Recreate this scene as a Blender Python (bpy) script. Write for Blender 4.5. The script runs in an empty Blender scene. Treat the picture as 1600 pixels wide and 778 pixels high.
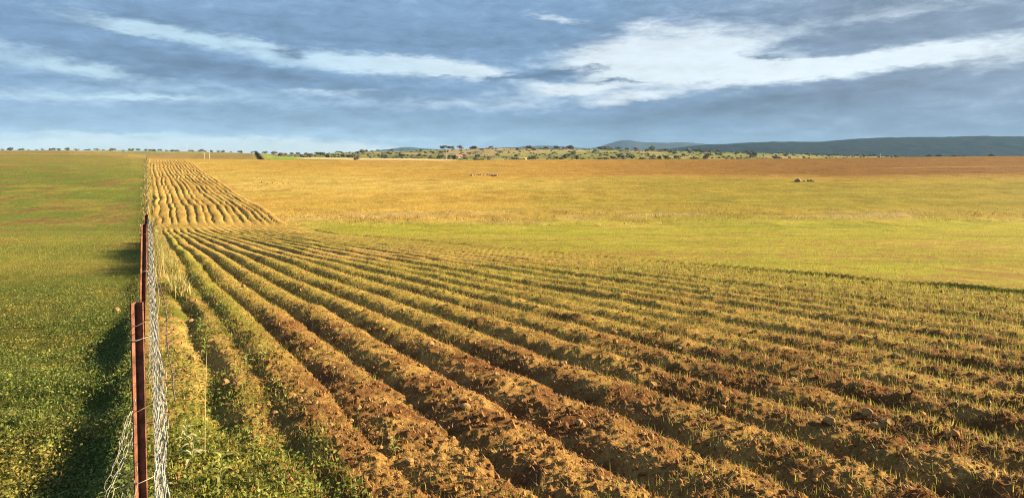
import bpy, math, random
import numpy as np
from mathutils import Vector

random.seed(7)
rng = np.random.default_rng(7)
scene = bpy.context.scene
COL = scene.collection

# ------------------------------------------------------------------ camera
CAM_Z = 1.70
FOC, PX0, PY0 = 1030.0, 764.0, 243.0          # focal length, principal column and horizon row in photo pixels (1600 wide)
cam_d = bpy.data.cameras.new('camera')
cam_d.sensor_width = 36.0
cam_d.lens = FOC / 1600.0 * 36.0
cam_d.shift_x = (800.0 - PX0) / 1600.0
cam_d.shift_y = (PY0 - 389.0) / 1600.0
cam_d.clip_start = 0.05
cam_d.clip_end = 40000.0
cam = bpy.data.objects.new('camera', cam_d)
cam.location = (0, 0, CAM_Z)
cam.rotation_euler = (math.radians(90), 0, 0)
COL.objects.link(cam)
scene.camera = cam

# ------------------------------------------------------------------ exposure
EXPO = 2.0
scene.view_settings.view_transform = 'Standard'
scene.view_settings.look = 'None'
scene.view_settings.gamma = 1.0
scene.view_settings.use_curve_mapping = False
scene.view_settings.exposure = EXPO
scene.cycles.use_denoising = True
scene.cycles.denoising_prefilter = 'NONE'
scene.cycles.filter_width = 1.1
scene.cycles.max_bounces = 6
scene.cycles.diffuse_bounces = 3
scene.cycles.transmission_bounces = 3
scene.cycles.transparent_max_bounces = 4
scene.cycles.volume_bounces = 0
scene.cycles.sample_clamp_indirect = 4.0

# ------------------------------------------------------------------ sun
SUN_AZ, SUN_EL = math.radians(80.0), math.radians(18.5)   # azimuth clockwise from the view direction (+Y)
sun_dir = Vector((math.sin(SUN_AZ) * math.cos(SUN_EL), math.cos(SUN_AZ) * math.cos(SUN_EL), math.sin(SUN_EL)))
sun_d = bpy.data.lights.new('sun', 'SUN')
sun_d.energy = 5.0
sun_d.angle = math.radians(0.5)
sun_d.color = (1.0, 0.80, 0.50)
sun = bpy.data.objects.new('sun', sun_d)
sun.rotation_euler = (-sun_dir).to_track_quat('-Z', 'Y').to_euler()
COL.objects.link(sun)

# ------------------------------------------------------------------ node helpers
class S:
    """a socket with arithmetic"""
    def __init__(self, nt, sock): self.nt, self.s = nt, sock
    def _op(self, op, *args):
        n = self.nt.nodes.new('ShaderNodeMath'); n.operation = op
        for i, a in enumerate((self,) + args):
            if isinstance(a, S): self.nt.links.new(a.s, n.inputs[i])
            else: n.inputs[i].default_value = a
        return S(self.nt, n.outputs[0])
    def __add__(self, o): return self._op('ADD', o)
    def __sub__(self, o): return self._op('SUBTRACT', o)
    def __mul__(self, o): return self._op('MULTIPLY', o)
    def __truediv__(self, o): return self._op('DIVIDE', o)
    def mx(self, o): return self._op('MAXIMUM', o)
    def mn(self, o): return self._op('MINIMUM', o)
    def fn(self, op, *a): return self._op(op, *a)
    def sstep(self, a, b, lo=0.0, hi=1.0):
        n = self.nt.nodes.new('ShaderNodeMapRange'); n.interpolation_type = 'SMOOTHSTEP'
        self.nt.links.new(self.s, n.inputs[0])
        for i, v in enumerate((a, b, lo, hi)): n.inputs[i + 1].default_value = v
        return S(self.nt, n.outputs[0])

def combine(nt, x, y, z):
    n = nt.nodes.new('ShaderNodeCombineXYZ')
    for i, a in enumerate((x, y, z)):
        if isinstance(a, S): nt.links.new(a.s, n.inputs[i])
        else: n.inputs[i].default_value = a
    return n.outputs[0]

def noise(nt, vec, scale, detail=4.0, rough=0.55, dist=0.0, color=False):
    n = nt.nodes.new('ShaderNodeTexNoise')
    if vec is not None: nt.links.new(vec, n.inputs['Vector'])
    n.inputs['Scale'].default_value = scale
    n.inputs['Detail'].default_value = detail
    n.inputs['Roughness'].default_value = rough
    n.inputs['Distortion'].default_value = dist
    return n.outputs['Color'] if color else S(nt, n.outputs[0])

def mixc(nt, f, a, b, mode='MIX'):
    n = nt.nodes.new('ShaderNodeMix'); n.data_type = 'RGBA'; n.blend_type = mode
    for sock, v in ((n.inputs[0], f), (n.inputs[6], a), (n.inputs[7], b)):
        if isinstance(v, S): nt.links.new(v.s, sock)
        elif hasattr(v, 'links'): nt.links.new(v, sock)
        elif isinstance(v, (int, float)): sock.default_value = v
        else: sock.default_value = (v[0], v[1], v[2], 1.0)
    return n.outputs[2]

def srgb(r, g, b):
    f = lambda c: (c / 255 / 12.92) if c / 255 <= 0.04045 else ((c / 255 + 0.055) / 1.055) ** 2.4
    return (f(r), f(g), f(b))

# ------------------------------------------------------------------ world: Nishita sky behind a layered cloud deck
world = bpy.data.worlds.new('World')
scene.world = world
world.use_nodes = True
def build_world():
    nt = world.node_tree; nt.nodes.clear()
    out = nt.nodes.new('ShaderNodeOutputWorld'); bg = nt.nodes.new('ShaderNodeBackground')
    nt.links.new(bg.outputs[0], out.inputs[0])
    STR = 0.10
    bg.inputs[1].default_value = STR
    sky = nt.nodes.new('ShaderNodeTexSky'); sky.sky_type = 'NISHITA'; sky.sun_disc = False
    sky.sun_elevation = SUN_EL; sky.sun_rotation = SUN_AZ
    tc = nt.nodes.new('ShaderNodeTexCoord'); sp = nt.nodes.new('ShaderNodeSeparateXYZ')
    nt.links.new(tc.outputs['Generated'], sp.inputs[0])
    x, y, z = (S(nt, sp.outputs[i]) for i in range(3))
    az = x.fn('ARCTAN2', y); el = z.fn('ARCSINE')
    K = 1.0 / (FOC * 2 ** EXPO * STR)
    k2 = 1.0 / (2 ** EXPO * STR)
    col = lambda r, g, b: tuple(c * k2 for c in srgb(r, g, b))
    # wispy warp of the lookup directions, stretched along the horizon
    def warp_noise(sa, se, sc, det):
        n = nt.nodes.new('ShaderNodeSeparateColor')
        nt.links.new(noise(nt, combine(nt, az * sa, el * se, 0.0), sc, det, 0.62, 0.2, True), n.inputs[0])
        return S(nt, n.outputs[0]) - 0.5, S(nt, n.outputs[1]) - 0.5
    w1a, w1e = warp_noise(6.0, 22.0, 1.5, 3.0)
    w2a, w2e = warp_noise(22.0, 90.0, 1.5, 6.0)
    A = az * FOC + w1a * 70.0 + w2a * 55.0          # in pixels of arc
    E = el * FOC + w1e * 22.0 + w2e * 22.0
    fine = noise(nt, combine(nt, az * 14.0, el * 46.0, 2.0), 1.5, 8.0, 0.64, 0.3)
    broad = noise(nt, combine(nt, az * 2.6, el * 14.0, 5.0), 1.3, 5.0, 0.55, 0.3)
    def blob(px, py, sx, sy, tilt=0.0, pw=1.0):
        a0 = math.atan((px - PX0) / FOC); e0 = math.atan((PY0 - py) / FOC * math.cos(a0))
        a = A - a0 * FOC; e = E - e0 * FOC
        c, s = math.cos(math.radians(tilt)), math.sin(math.radians(tilt))
        u = (a * c + e * s) * (1.0 / sx); v = (e * c - a * s) * (1.0 / sy)
        return (u * u + v * v).fn('MULTIPLY', -1.0).fn('EXPONENT') * pw
    # breaks where the bright high cloud shows through (tilt: positive rises to the right)
    gaps = [(200, 44, 70, 8, -6, .8), (300, 60, 110, 12, -9, 1.0), (410, 71, 60, 8, -10, .8), (140, 106, 75, 8, -3, .9), (590, 99, 140, 14, -2, 1.5), (740, 116, 95, 10, -9, 1.0),
            (1060, 84, 125, 38, 0, 1.7), (955, 98, 80, 24, 0, 1.0), (1170, 112, 120, 17, -2, 1.2), (1330, 97, 130, 11, 4, 1.2), (1400, 93, 60, 10, 3, .7), (900, 138, 80, 9, 4, 1.0), (990, 152, 70, 9, 4, .9),
            (490, 141, 60, 5, 0, .6), (565, 138, 50, 8, 0, .6), (225, 151, 70, 3.5, 0, .8), (280, 138, 230, 26, -4, .35), (640, 160, 150, 14, 0, .35), (800, 165, 120, 14, 0, .3),
            (150, 246, 420, 20, 0, 1.6), (460, 240, 120, 17, 0, 1.7), (390, 217, 60, 4, 0, .8), (160, 209, 110, 4, 0, .8), (190, 221, 140, 6, 0, .9), (865, 31, 40, 6, -10, .8), (1010, 42, 50, 7, 0, .6),
            (1370, 28, 130, 14, 6, .4), (1560, 84, 200, 20, 4, .8), (-40, 70, 160, 14, 0, .6), (40, 150, 120, 9, 0, .5)]
    shade = [(458, 84, 30, 9, 0, 1.3), (850, 117, 45, 8, 4, 1.7), (945, 104, 36, 6, 5, 1.7), (970, 126, 38, 4, 2, 1.2), (1110, 122, 32, 5, 8, 1.2), (785, 127, 25, 5, 4, .9), (1190, 88, 50, 4, -6, .7), (1330, 112, 40, 3, -8, .5),
             (660, 52, 300, 26, 0, .55), (720, 68, 200, 12, 0, .5), (1330, 140, 190, 20, 6, .8), (1120, 165, 170, 16, 5, .6), (240, 96, 200, 16, -7, .8), (470, 122, 150, 11, -7, .8), (1340, 58, 110, 18, 3, .6), (640, 185, 300, 14, 0, .35), (300, 185, 200, 14, 0, .5)]
    G = None
    for b in gaps:
        t = blob(*b); G = t if G is None else G + t
    D = None
    for b in shade:
        t = blob(*b); D = t if D is None else D + t
    cover = (broad - 0.5) * 0.55
    M = (G * 1.05 - D * 0.75 + cover + (fine - 0.5) * 1.25).sstep(-0.03, 1.2)
    # cloud undersides: blue grey, greyer to the right, paler towards the horizon
    side = az.sstep(0.05, 0.62)
    base = mixc(nt, side, col(108, 136, 166), col(112, 129, 149))
    low = el.sstep(0.0, 0.11, 1.0, 0.0)
    lowc = mixc(nt, az.sstep(-0.35, 0.35), col(136, 164, 184), col(96, 122, 146))
    base = mixc(nt, low * 0.8, base, lowc)
    tone = (fine * 0.75 + broad * 0.7 - D * 0.30).sstep(0.15, 1.05, 0.84, 1.86)
    tn = nt.nodes.new('ShaderNodeVectorMath'); tn.operation = 'SCALE'
    nt.links.new(base, tn.inputs[0]); nt.links.new(tone.s, tn.inputs['Scale'])
    cloud = tn.outputs[0]
    # what shows through the breaks: clear sky veiled by thin white cloud
    veil = mixc(nt, az.sstep(-0.4, 0.2), col(182, 212, 230), col(216, 228, 236))
    veil = mixc(nt, el.sstep(0.0, 0.05, 0.75, 0.0), veil, col(204, 214, 215))
    vs = nt.nodes.new('ShaderNodeVectorMath'); vs.operation = 'SCALE'
    nt.links.new(veil, vs.inputs[0]); nt.links.new((fine * 0.7 + broad * 0.5).sstep(0.28, 0.80, 0.86, 1.14).s, vs.inputs['Scale']); veil = vs.outputs[0]
    gap = mixc(nt, 0.05, veil, sky.outputs[0])
    c1 = mixc(nt, M, cloud, gap)
    nt.links.new(c1, bg.inputs[0])
build_world()

# ------------------------------------------------------------------ numpy noise
def _hash(ix, iy, seed):
    h = (ix.astype(np.int64) * 374761393 + iy.astype(np.int64) * 668265263 + seed * 974711) & 0xffffffff
    h = ((h ^ (h >> 13)) * 1274126177) & 0xffffffff
    return ((h ^ (h >> 16)) & 0xffff).astype(np.float32) / 65535.0

def vnoise(x, y, seed=0):
    ix = np.floor(x); iy = np.floor(y); fx = (x - ix).astype(np.float32); fy = (y - iy).astype(np.float32)
    ix = ix.astype(np.int64); iy = iy.astype(np.int64)
    u = fx * fx * fx * (fx * (fx * 6 - 15) + 10); v = fy * fy * fy * (fy * (fy * 6 - 15) + 10)
    a = _hash(ix, iy, seed); b = _hash(ix + 1, iy, seed); c = _hash(ix, iy + 1, seed); d = _hash(ix + 1, iy + 1, seed)
    return (a + (b - a) * u) * (1 - v) + (c + (d - c) * u) * v - 0.5       # -0.5 .. 0.5

def fbm(x, y, seed=0, oct=4, gain=0.5):
    s = 0; a = 1.0; t = 0
    for o in range(oct):
        s = s + a * vnoise(x, y, seed + o * 17); t += a
        x = x * 2.03 + 11.3; y = y * 1.97 - 7.7; a *= gain
    return s / t * 1.6

def ss(a, b, x):
    t = np.clip((x - a) / (b - a), 0, 1); return t * t * (3 - 2 * t)
def gauss(x, m, s): return np.exp(-((x - m) / s) ** 2)
def lerp3(a, b, t): return a + (b - a) * t[..., None]

# ------------------------------------------------------------------ terrain height
FS = 0.52                                   # the fence runs along X = -FS * Y
WS = 0.51                                   # the furrows run along X = -WS * Y + const
def fence_v(X, Y): return (X + FS * Y) / math.hypot(1, FS)     # metres to the right of the fence
def row_w(X, Y): return (X + WS * Y) / math.hypot(1, WS)       # metres across the furrows

_Yt = np.linspace(0, 340, 1701)
_sl = -0.0925 + (0.0925 + 0.0285) * ss(62, 100, _Yt)
_sl = _sl * (1 - ss(315, 345, _Yt) * 0.9)
_Ht = np.concatenate([[0], np.cumsum((_sl[1:] + _sl[:-1]) / 2 * np.diff(_Yt))])
_Ht *= 1.0
# heights beyond the crest, given as sight rows (photo rows) over photo columns at a few distances
_cols = np.array([-400, 108, 200, 228, 300, 395, 425, 480, 560, 640, 700, 760, 900, 1000, 1100, 1200, 1300, 1420, 2000], float)
_stat = {
 330: [240, 241.5, 244, 247.5, 248.5, 249.5, 250, 250.5, 251, 251.5, 251.5, 250, 249, 249, 248.5, 248, 247, 245.5, 240],
 430: [241, 242, 245, 250, 252, 253, 254, 255, 256, 257, 257, 257, 257, 257, 257, 257, 257, 257, 254],
 560: [236, 237, 239, 239.5, 239.5, 240.5, 244.5, 246.5, 247.5, 248.0, 249.0, 253, 256, 257, 257, 257, 257, 257, 255],
 800: [239, 240, 242, 242.5, 243, 245, 248, 250, 251, 251, 252, 252, 252, 252, 252, 252, 252, 253, 253],
 1600: [234.5, 235.5, 236, 236, 237, 240, 241, 241.5, 237.5, 236, 234, 232, 233, 235.5, 237.5, 240, 243, 246, 247],
 2400: [238, 239, 240, 240, 241, 243, 244, 244, 242, 241, 240, 238, 239, 241, 242, 243, 245, 247, 247],
 9500: [245.5] * 19,
}
_sy = np.array(sorted(_stat)); _sv = np.array([_stat[k] for k in _sy])

def far_height(X, Y):
    px = PX0 + FOC * X / Y
    rows = np.stack([np.interp(px, _cols, v) for v in _sv])        # (stations, n)
    ly = np.log(np.clip(Y, _sy[0], _sy[-1])); L = np.log(_sy)
    k = np.clip(np.searchsorted(L, ly, side='right') - 1, 0, len(L) - 2)
    t = (ly - L[k]) / (L[k + 1] - L[k]); t = t * t * (3 - 2 * t)
    idx = np.arange(X.size)
    r = rows[k, idx] * (1 - t) + rows[k + 1, idx] * t
    return CAM_Z + (PY0 - r) / FOC * Y

_dark = [1.0, 1.5, 2.1, 2.78, 3.5, 4.3, 5.1, 5.9, 6.65, 7.45]
while _dark[-1] < 16.6: _dark.append(_dark[-1] + 0.76)
_dark = np.array(_dark)
EDGE = 16.9                                 # right border of the ridged block

def furrow_phase(w):
    """0 at a furrow bottom, 0.5 on a crest; also the furrow index"""
    k = np.clip(np.searchsorted(_dark, w, side='right') - 1, 0, len(_dark) - 2)
    return (w - _dark[k]) / (_dark[k + 1] - _dark[k]), k

def ridge(X, Y):
    """height of the near furrows, phase"""
    w = row_w(X, Y)
    u = Y * 1.0
    w = w + 0.16 * fbm(u / 6.0, w / 3.0, 31, 2) + 0.065 * fbm(u / 1.3, w / 0.9, 32, 3)
    ph, k = furrow_phase(w)
    inb = ss(0.72, 1.0, w) * (1 - ss(EDGE - 0.5, EDGE - 0.1, w))
    ampk = 0.88 + 0.5 * (_hash(k, k * 3 + 1, 5) - 0.45) + 0.75 * fbm(u / 3.0, k * 3.1, 33, 3)
    amp = (0.120 + 0.055 * ss(9, 20, Y)) * np.clip(ampk, 0.45, 1.25) * (1 - 0.45 * ss(11.0, 16.0, w)) * (1 - 0.2 * ss(25, 60, Y))
    prof = np.sin(np.clip(ph, 0, 1) * math.pi) ** 0.65
    near = 1 - ss(72, 84, Y)
    rag = np.clip(0.95 + 0.9 * fbm(u / 1.3, w * 0, 35, 3), 0.45, 1.3)
    last = (gauss(w, EDGE - 0.10, 0.13) * -0.07 + gauss(w, EDGE + 0.16, 0.13) * 0.10) * rag
    return (inb * amp * (prof - 0.45) + last) * near, ph, inb * near

def ridge_far(X, Y):
    w = fence_v(X, Y)
    w = w + 0.95 * fbm(Y / 38.0, w / 9.0, 41, 2) + 0.40 * fbm(Y / 9.0, w / 4.0, 42, 2) + 0.22 * fbm(Y / 3.5, w / 2.0, 44, 2)
    w = w + 0.10 * np.sin(w * 1.7) + 0.08 * np.sin(w * 3.1 + 1)
    ph = (w / 1.06) % 1.0
    inb = ss(0.8, 1.6, w) * (1 - ss(16.6, 17.2, w)) * ss(84, 90, Y) * (1 - ss(300, 325, Y))
    prof = np.sin(ph * math.pi) ** 0.5
    amp = 0.27 * np.clip(0.85 + 0.9 * fbm(Y / 16.0, np.floor(w / 1.06) * 2.3, 43, 3), .45, 1.4)
    return inb * amp * (prof - 0.4), ph, inb

def ground_h(X, Y, detail=True):
    X = np.asarray(X, float).ravel(); Y = np.asarray(Y, float).ravel()
    near = np.interp(Y, _Yt, _Ht)
    fv = fence_v(X, Y)
    # pasture side and right side lift towards the crest
    near = near + np.interp(PX0 + FOC * X / np.maximum(Y, 1), [-400, 108, 205, 235, 1000, 1420, 2000], [3.0, 2.2, 1.2, 0.3, 0.0, 1.1, 2.4]) * ss(110, 330, Y)
    near = near + 0.35 * fbm(X / 40.0, Y / 55.0, 3, 2) * ss(20, 80, Y)
    far = far_height(X, np.maximum(Y, 330.0)) + fbm(X / 60.0, Y / 90.0, 4, 3) * np.clip((Y - 330) / 400, 0, 1) * 1.5
    t = ss(300, 336, Y)
    h = near * (1 - t) + far * t
    # bank added under the fence, its drop varied to throw shade on the pasture
    shade_bank = 0.06 + 0.20 * np.clip(gauss(Y, 9.2, 1.9) + 0.85 * gauss(Y, 4.6, 1.1) + 0.5 * gauss(Y, 6.4, 0.5) + 0.35 * gauss(Y, 16.0, 2.0), 0, 1.0)
    shade_bank = shade_bank * (1 - ss(70, 110, Y))
    h = h - shade_bank * ss(-0.10, -0.42, fv) * 0.9
    r1, ph, inb = ridge(X, Y)
    r2, ph2, inb2 = ridge_far(X, Y)
    h = h + r1 + r2
    if detail:
        f = 1.0 / (1.0 + (Y / 30.0) ** 2)
        g = 1.0 / (1.0 + (Y / 9.0) ** 2)
        soil = 0.35 + 0.65 * np.maximum(inb, 0.9 * ss(-0.05, 0.15, fv) * (1 - ss(1.0, 1.3, fv)))
        h = h + 0.048 * fbm(X / 0.35, Y / 0.35, 11, 3) * f * soil
        cl = vnoise(X / 0.085, Y / 0.085, 12) + 0.5
        cl2 = vnoise(X / 0.042 + 3, Y / 0.042, 13) + 0.5
        h = h + (0.060 * np.clip(cl - 0.45, 0, 1) + 0.046 * np.clip(cl2 - 0.4, 0, 1) + 0.022 * vnoise(X / 0.02, Y / 0.02, 14)) * g * soil * ss(-0.3, 0.5, fv)
        h = h + 0.05 * fbm(X / 0.3, Y / 0.3, 15, 3) * g * ss(0.1, -0.3, fv)
        # the rut of the weedy margin
        h = h - 0.10 * gauss(fv, 0.62 + 0.12 * fbm(Y / 1.5, Y * 0, 16, 2), 0.13) * ss(4.5, 6, Y) * (1 - ss(16, 22, Y))
        # rough weeds of the valley floor and open swells of the fields
        h = h + 0.25 * fbm(X / 2.5, Y / 1.6, 18, 3) * gauss(Y, 96, 9) * ss(1, 20, fv)
        h = h + 0.10 * fbm(X / 5.0, Y / 5.0, 19, 2) * ss(10, 40, Y) * (1 - ss(250, 330, Y)) * ss(-5, -1, -np.abs(fv)) 
    return h

def gz(x, y, detail=True): return float(ground_h(np.array([x]), np.array([y]), detail)[0])

# ------------------------------------------------------------------ object helpers
def tag(o, label=None, cat=None, group=None, kind=None):
    if label: o['label'] = label
    if cat: o['category'] = cat
    if group: o['group'] = group
    if kind: o['kind'] = kind
    return o

def link(name, me, parent=None, loc=None):
    o = bpy.data.objects.new(name, me); COL.objects.link(o)
    if parent is not None: o.parent = parent
    if loc is not None: o.location = loc
    return o

def empty(name, loc=(0, 0, 0), rz=0.0):
    o = bpy.data.objects.new(name, None); COL.objects.link(o)
    o.location = loc; o.rotation_euler = (0, 0, rz); o.empty_display_size = 0.1
    return o

def np_mesh(name, verts, faces, mat=None, smooth=False, colors=None):
    """verts (n,3); faces (m,3) or (m,4) array"""
    verts = np.ascontiguousarray(verts, np.float32); faces = np.ascontiguousarray(faces, np.int32)
    me = bpy.data.meshes.new(name)
    me.vertices.add(len(verts)); me.vertices.foreach_set('co', verts.ravel())
    m, k = faces.shape
    me.loops.add(m * k); me.loops.foreach_set('vertex_index', faces.ravel())
    me.polygons.add(m); me.polygons.foreach_set('loop_start', np.arange(0, m * k, k, dtype=np.int32))
    me.polygons.foreach_set('use_smooth', np.full(m, smooth, bool))
    me.update(calc_edges=True)
    if colors is not None:
        a = me.color_attributes.new('tint', 'FLOAT_COLOR', 'POINT')
        c = np.ones((len(verts), 4), np.float32); c[:, :3] = colors
        a.data.foreach_set('color', c.ravel())
    if mat: me.materials.append(mat)
    return me

def tubes(P, Q, rad, sides=3):
    """thin bars from points P to Q -> verts, quads"""
    P = np.asarray(P, float); Q = np.asarray(Q, float); n = len(P)
    d = Q - P; d /= np.maximum(np.linalg.norm(d, axis=1, keepdims=True), 1e-9)
    ref = np.where(np.abs(d[:, 2:3]) > 0.9, np.array([[1.0, 0, 0]]), np.array([[0, 0, 1.0]]))
    a = np.cross(d, ref); a /= np.linalg.norm(a, axis=1, keepdims=True); b = np.cross(d, a)
    rad = np.broadcast_to(np.asarray(rad, float), (n,))[:, None]
    V = []
    for base in (P, Q):
        for k in range(sides):
            t = 2 * math.pi * k / sides
            V.append(base + (a * math.cos(t) + b * math.sin(t)) * rad)
    V = np.stack(V, 1).reshape(-1, 3)
    o = np.arange(n)[:, None] * (2 * sides)
    F = np.concatenate([o + np.array([[k, (k + 1) % sides, sides + (k + 1) % sides, sides + k]]) for k in range(sides)], 0)
    return V, F

def polyline_tube(pts, rads, sides=6):
    """one continuous tube along pts"""
    pts = np.asarray(pts, float); n = len(pts)
    d = np.gradient(pts, axis=0); d /= np.maximum(np.linalg.norm(d, axis=1, keepdims=True), 1e-9)
    ref = np.array([0.31, 0.17, 0.93]); ref /= np.linalg.norm(ref)
    a = np.cross(d, ref); a /= np.maximum(np.linalg.norm(a, axis=1, keepdims=True), 1e-6); b = np.cross(d, a)
    rads = np.broadcast_to(np.asarray(rads, float), (n,))[:, None]
    V = np.stack([pts + (a * math.cos(2 * math.pi * k / sides) + b * math.sin(2 * math.pi * k / sides)) * rads for k in range(sides)], 1).reshape(-1, 3)
    F = []
    for i in range(n - 1):
        for k in range(sides):
            F.append([i * sides + k, i * sides + (k + 1) % sides, (i + 1) * sides + (k + 1) % sides, (i + 1) * sides + k])
    return V, np.array(F)

def join(parts):
    V, F, o = [], [], 0
    for v, f in parts:
        V.append(v); F.append(np.asarray(f) + o); o += len(v)
    return np.concatenate(V), np.concatenate(F)

def ico(sub=0):
    t = (1 + 5 ** 0.5) / 2
    v = np.array([(-1, t, 0), (1, t, 0), (-1, -t, 0), (1, -t, 0), (0, -1, t), (0, 1, t), (0, -1, -t), (0, 1, -t), (t, 0, -1), (t, 0, 1), (-t, 0, -1), (-t, 0, 1)], float)
    v /= np.linalg.norm(v[0])
    f = [(0, 11, 5), (0, 5, 1), (0, 1, 7), (0, 7, 10), (0, 10, 11), (1, 5, 9), (5, 11, 4), (11, 10, 2), (10, 7, 6), (7, 1, 8), (3, 9, 4), (3, 4, 2), (3, 2, 6), (3, 6, 8), (3, 8, 9), (4, 9, 5), (2, 4, 11), (6, 2, 10), (8, 6, 7), (9, 8, 1)]
    for _ in range(sub):
        vl = list(map(tuple, v)); cache = {}; nf = []
        def mid(a, b):
            k = (min(a, b), max(a, b))
            if k not in cache:
                m = (np.array(vl[a]) + np.array(vl[b])) / 2; m /= np.linalg.norm(m); cache[k] = len(vl); vl.append(tuple(m))
            return cache[k]
        for a, b, c in f:
            ab, bc, ca = mid(a, b), mid(b, c), mid(c, a)
            nf += [(a, ab, ca), (b, bc, ab), (c, ca, bc), (ab, bc, ca)]
        v = np.array(vl); f = nf
    return v, np.array(f)

# ------------------------------------------------------------------ materials
def new_mat(name):
    m = bpy.data.materials.new(name); m.use_nodes = True
    nt = m.node_tree; b = nt.nodes['Principled BSDF']
    b.inputs['Specular IOR Level'].default_value = 0.25
    b.inputs['Roughness'].default_value = 0.9
    return m, nt, b

def obj_coord(nt):
    return nt.nodes.new('ShaderNodeTexCoord').outputs['Object']
def geo_pos(nt):
    return nt.nodes.new('ShaderNodeNewGeometry').outputs['Position']
def attr(nt, name):
    n = nt.nodes.new('ShaderNodeAttribute'); n.attribute_name = name
    return n.outputs['Color']
def bump(nt, bsdf, h, strength, dist):
    n = nt.nodes.new('ShaderNodeBump'); n.inputs['Strength'].default_value = strength; n.inputs['Distance'].default_value = dist
    nt.links.new(h.s, n.inputs['Height']); nt.links.new(n.outputs[0], bsdf.inputs['Normal'])

def mat_ground():
    m, nt, b = new_mat('field_ground')
    p = geo_pos(nt)
    tint = attr(nt, 'tint')
    fine = noise(nt, p, 34.0, 5.0, 0.65)
    mid = noise(nt, p, 2.3, 6.0, 0.62)
    big = noise(nt, p, 0.12, 5.0, 0.6)
    f = (fine * 0.75 + mid * 0.45 + big * 0.3).sstep(0.42, 1.08, 0.50, 1.52)
    sc = nt.nodes.new('ShaderNodeVectorMath'); sc.operation = 'SCALE'
    nt.links.new(tint, sc.inputs[0]); nt.links.new(f.s, sc.inputs['Scale'])
    nt.links.new(sc.outputs[0], b.inputs['Base Color'])
    b.inputs['Roughness'].default_value = 1.0
    b.inputs['Specular IOR Level'].default_value = 0.05
    hgt = noise(nt, p, 55.0, 4.0, 0.7) + noise(nt, p, 9.0, 5.0, 0.65) * 1.6
    sp = nt.nodes.new('ShaderNodeSeparateXYZ'); nt.links.new(p, sp.inputs[0])
    far = S(nt, sp.outputs[1]).sstep(14.0, 60.0)
    coarse = (noise(nt, p, 1.1, 6.0, 0.72) + noise(nt, p, 0.28, 4.0, 0.6) * 1.2) * far * 7.0
    bump(nt, b, hgt + coarse, 1.0, 0.035)
    return m

def mat_leaf(name, trans=0.45, rough=0.6, attrib=True, color=(0.2, 0.2, 0.04)):
    m, nt, b = new_mat(name)
    p = geo_pos(nt)
    c = attr(nt, 'tint') if attrib else color
    v = noise(nt, p, 3.0, 3.0, 0.6).sstep(0.3, 0.7, 0.75, 1.25)
    base = mixc(nt, 0.0, c, c)
    sc = nt.nodes.new('ShaderNodeVectorMath'); sc.operation = 'SCALE'
    nt.links.new(base, sc.inputs[0]); nt.links.new(v.s, sc.inputs['Scale'])
    nt.links.new(sc.outputs[0], b.inputs['Base Color'])
    b.inputs['Roughness'].default_value = rough
    tr = nt.nodes.new('ShaderNodeBsdfTranslucent'); nt.links.new(sc.outputs[0], tr.inputs[0])
    mx = nt.nodes.new('ShaderNodeMixShader'); mx.inputs[0].default_value = trans
    nt.links.new(b.outputs[0], mx.inputs[1]); nt.links.new(tr.outputs[0], mx.inputs[2])
    nt.links.new(mx.outputs[0], nt.nodes['Material Output'].inputs[0])
    return m

def mat_mottle(name, c1, c2, scale, rough=0.9, bumpd=0.0, spec=0.2, metal=0.0):
    m, nt, b = new_mat(name)
    p = obj_coord(nt)
    f = noise(nt, p, scale, 5.0, 0.62).sstep(0.35, 0.68)
    nt.links.new(mixc(nt, f, c1, c2), b.inputs['Base Color'])
    b.inputs['Roughness'].default_value = rough; b.inputs['Specular IOR Level'].default_value = spec
    b.inputs['Metallic'].default_value = metal
    if bumpd: bump(nt, b, noise(nt, p, scale * 2.5, 5.0, 0.65), 0.7, bumpd)
    return m

M_GROUND = mat_ground()
M_GRASS = mat_leaf('grass_blades', 0.45)
M_STRAW = mat_leaf('dry_straw', 0.35)
M_LEAF = mat_leaf('weed_leaves', 0.35)
M_RUST = mat_mottle('rusty_red_steel', (0.07, 0.028, 0.018), (0.23, 0.085, 0.048), 16.0, 0.75, 0.0012, 0.3)
M_ZINC = mat_mottle('galvanised_wire', (0.22, 0.21, 0.17), (0.40, 0.38, 0.31), 30.0, 0.6, 0, 0.4)
M_DARKW = mat_mottle('weathered_dark_wire', (0.10, 0.075, 0.055), (0.22, 0.16, 0.11), 30.0, 0.7)
M_CLOD = mat_mottle('soil_clods', (0.16, 0.072, 0.028), (0.34, 0.19, 0.07), 9.0, 1.0, 0.004, 0.05)
M_PALE = mat_mottle('pale_clods', (0.24, 0.145, 0.06), (0.36, 0.24, 0.105), 14.0, 1.0, 0.003, 0.05)
M_ROCK = mat_mottle('field_stone', (0.20, 0.15, 0.10), (0.36, 0.28, 0.18), 3.0, 0.95, 0.05, 0.1)
M_POLE = mat_mottle('pale_concrete_pole', (0.48, 0.46, 0.41), (0.60, 0.58, 0.53), 1.2, 0.85)
M_BARK = mat_mottle('oak_bark', (0.07, 0.055, 0.04), (0.13, 0.10, 0.075), 4.0, 0.95)

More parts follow.
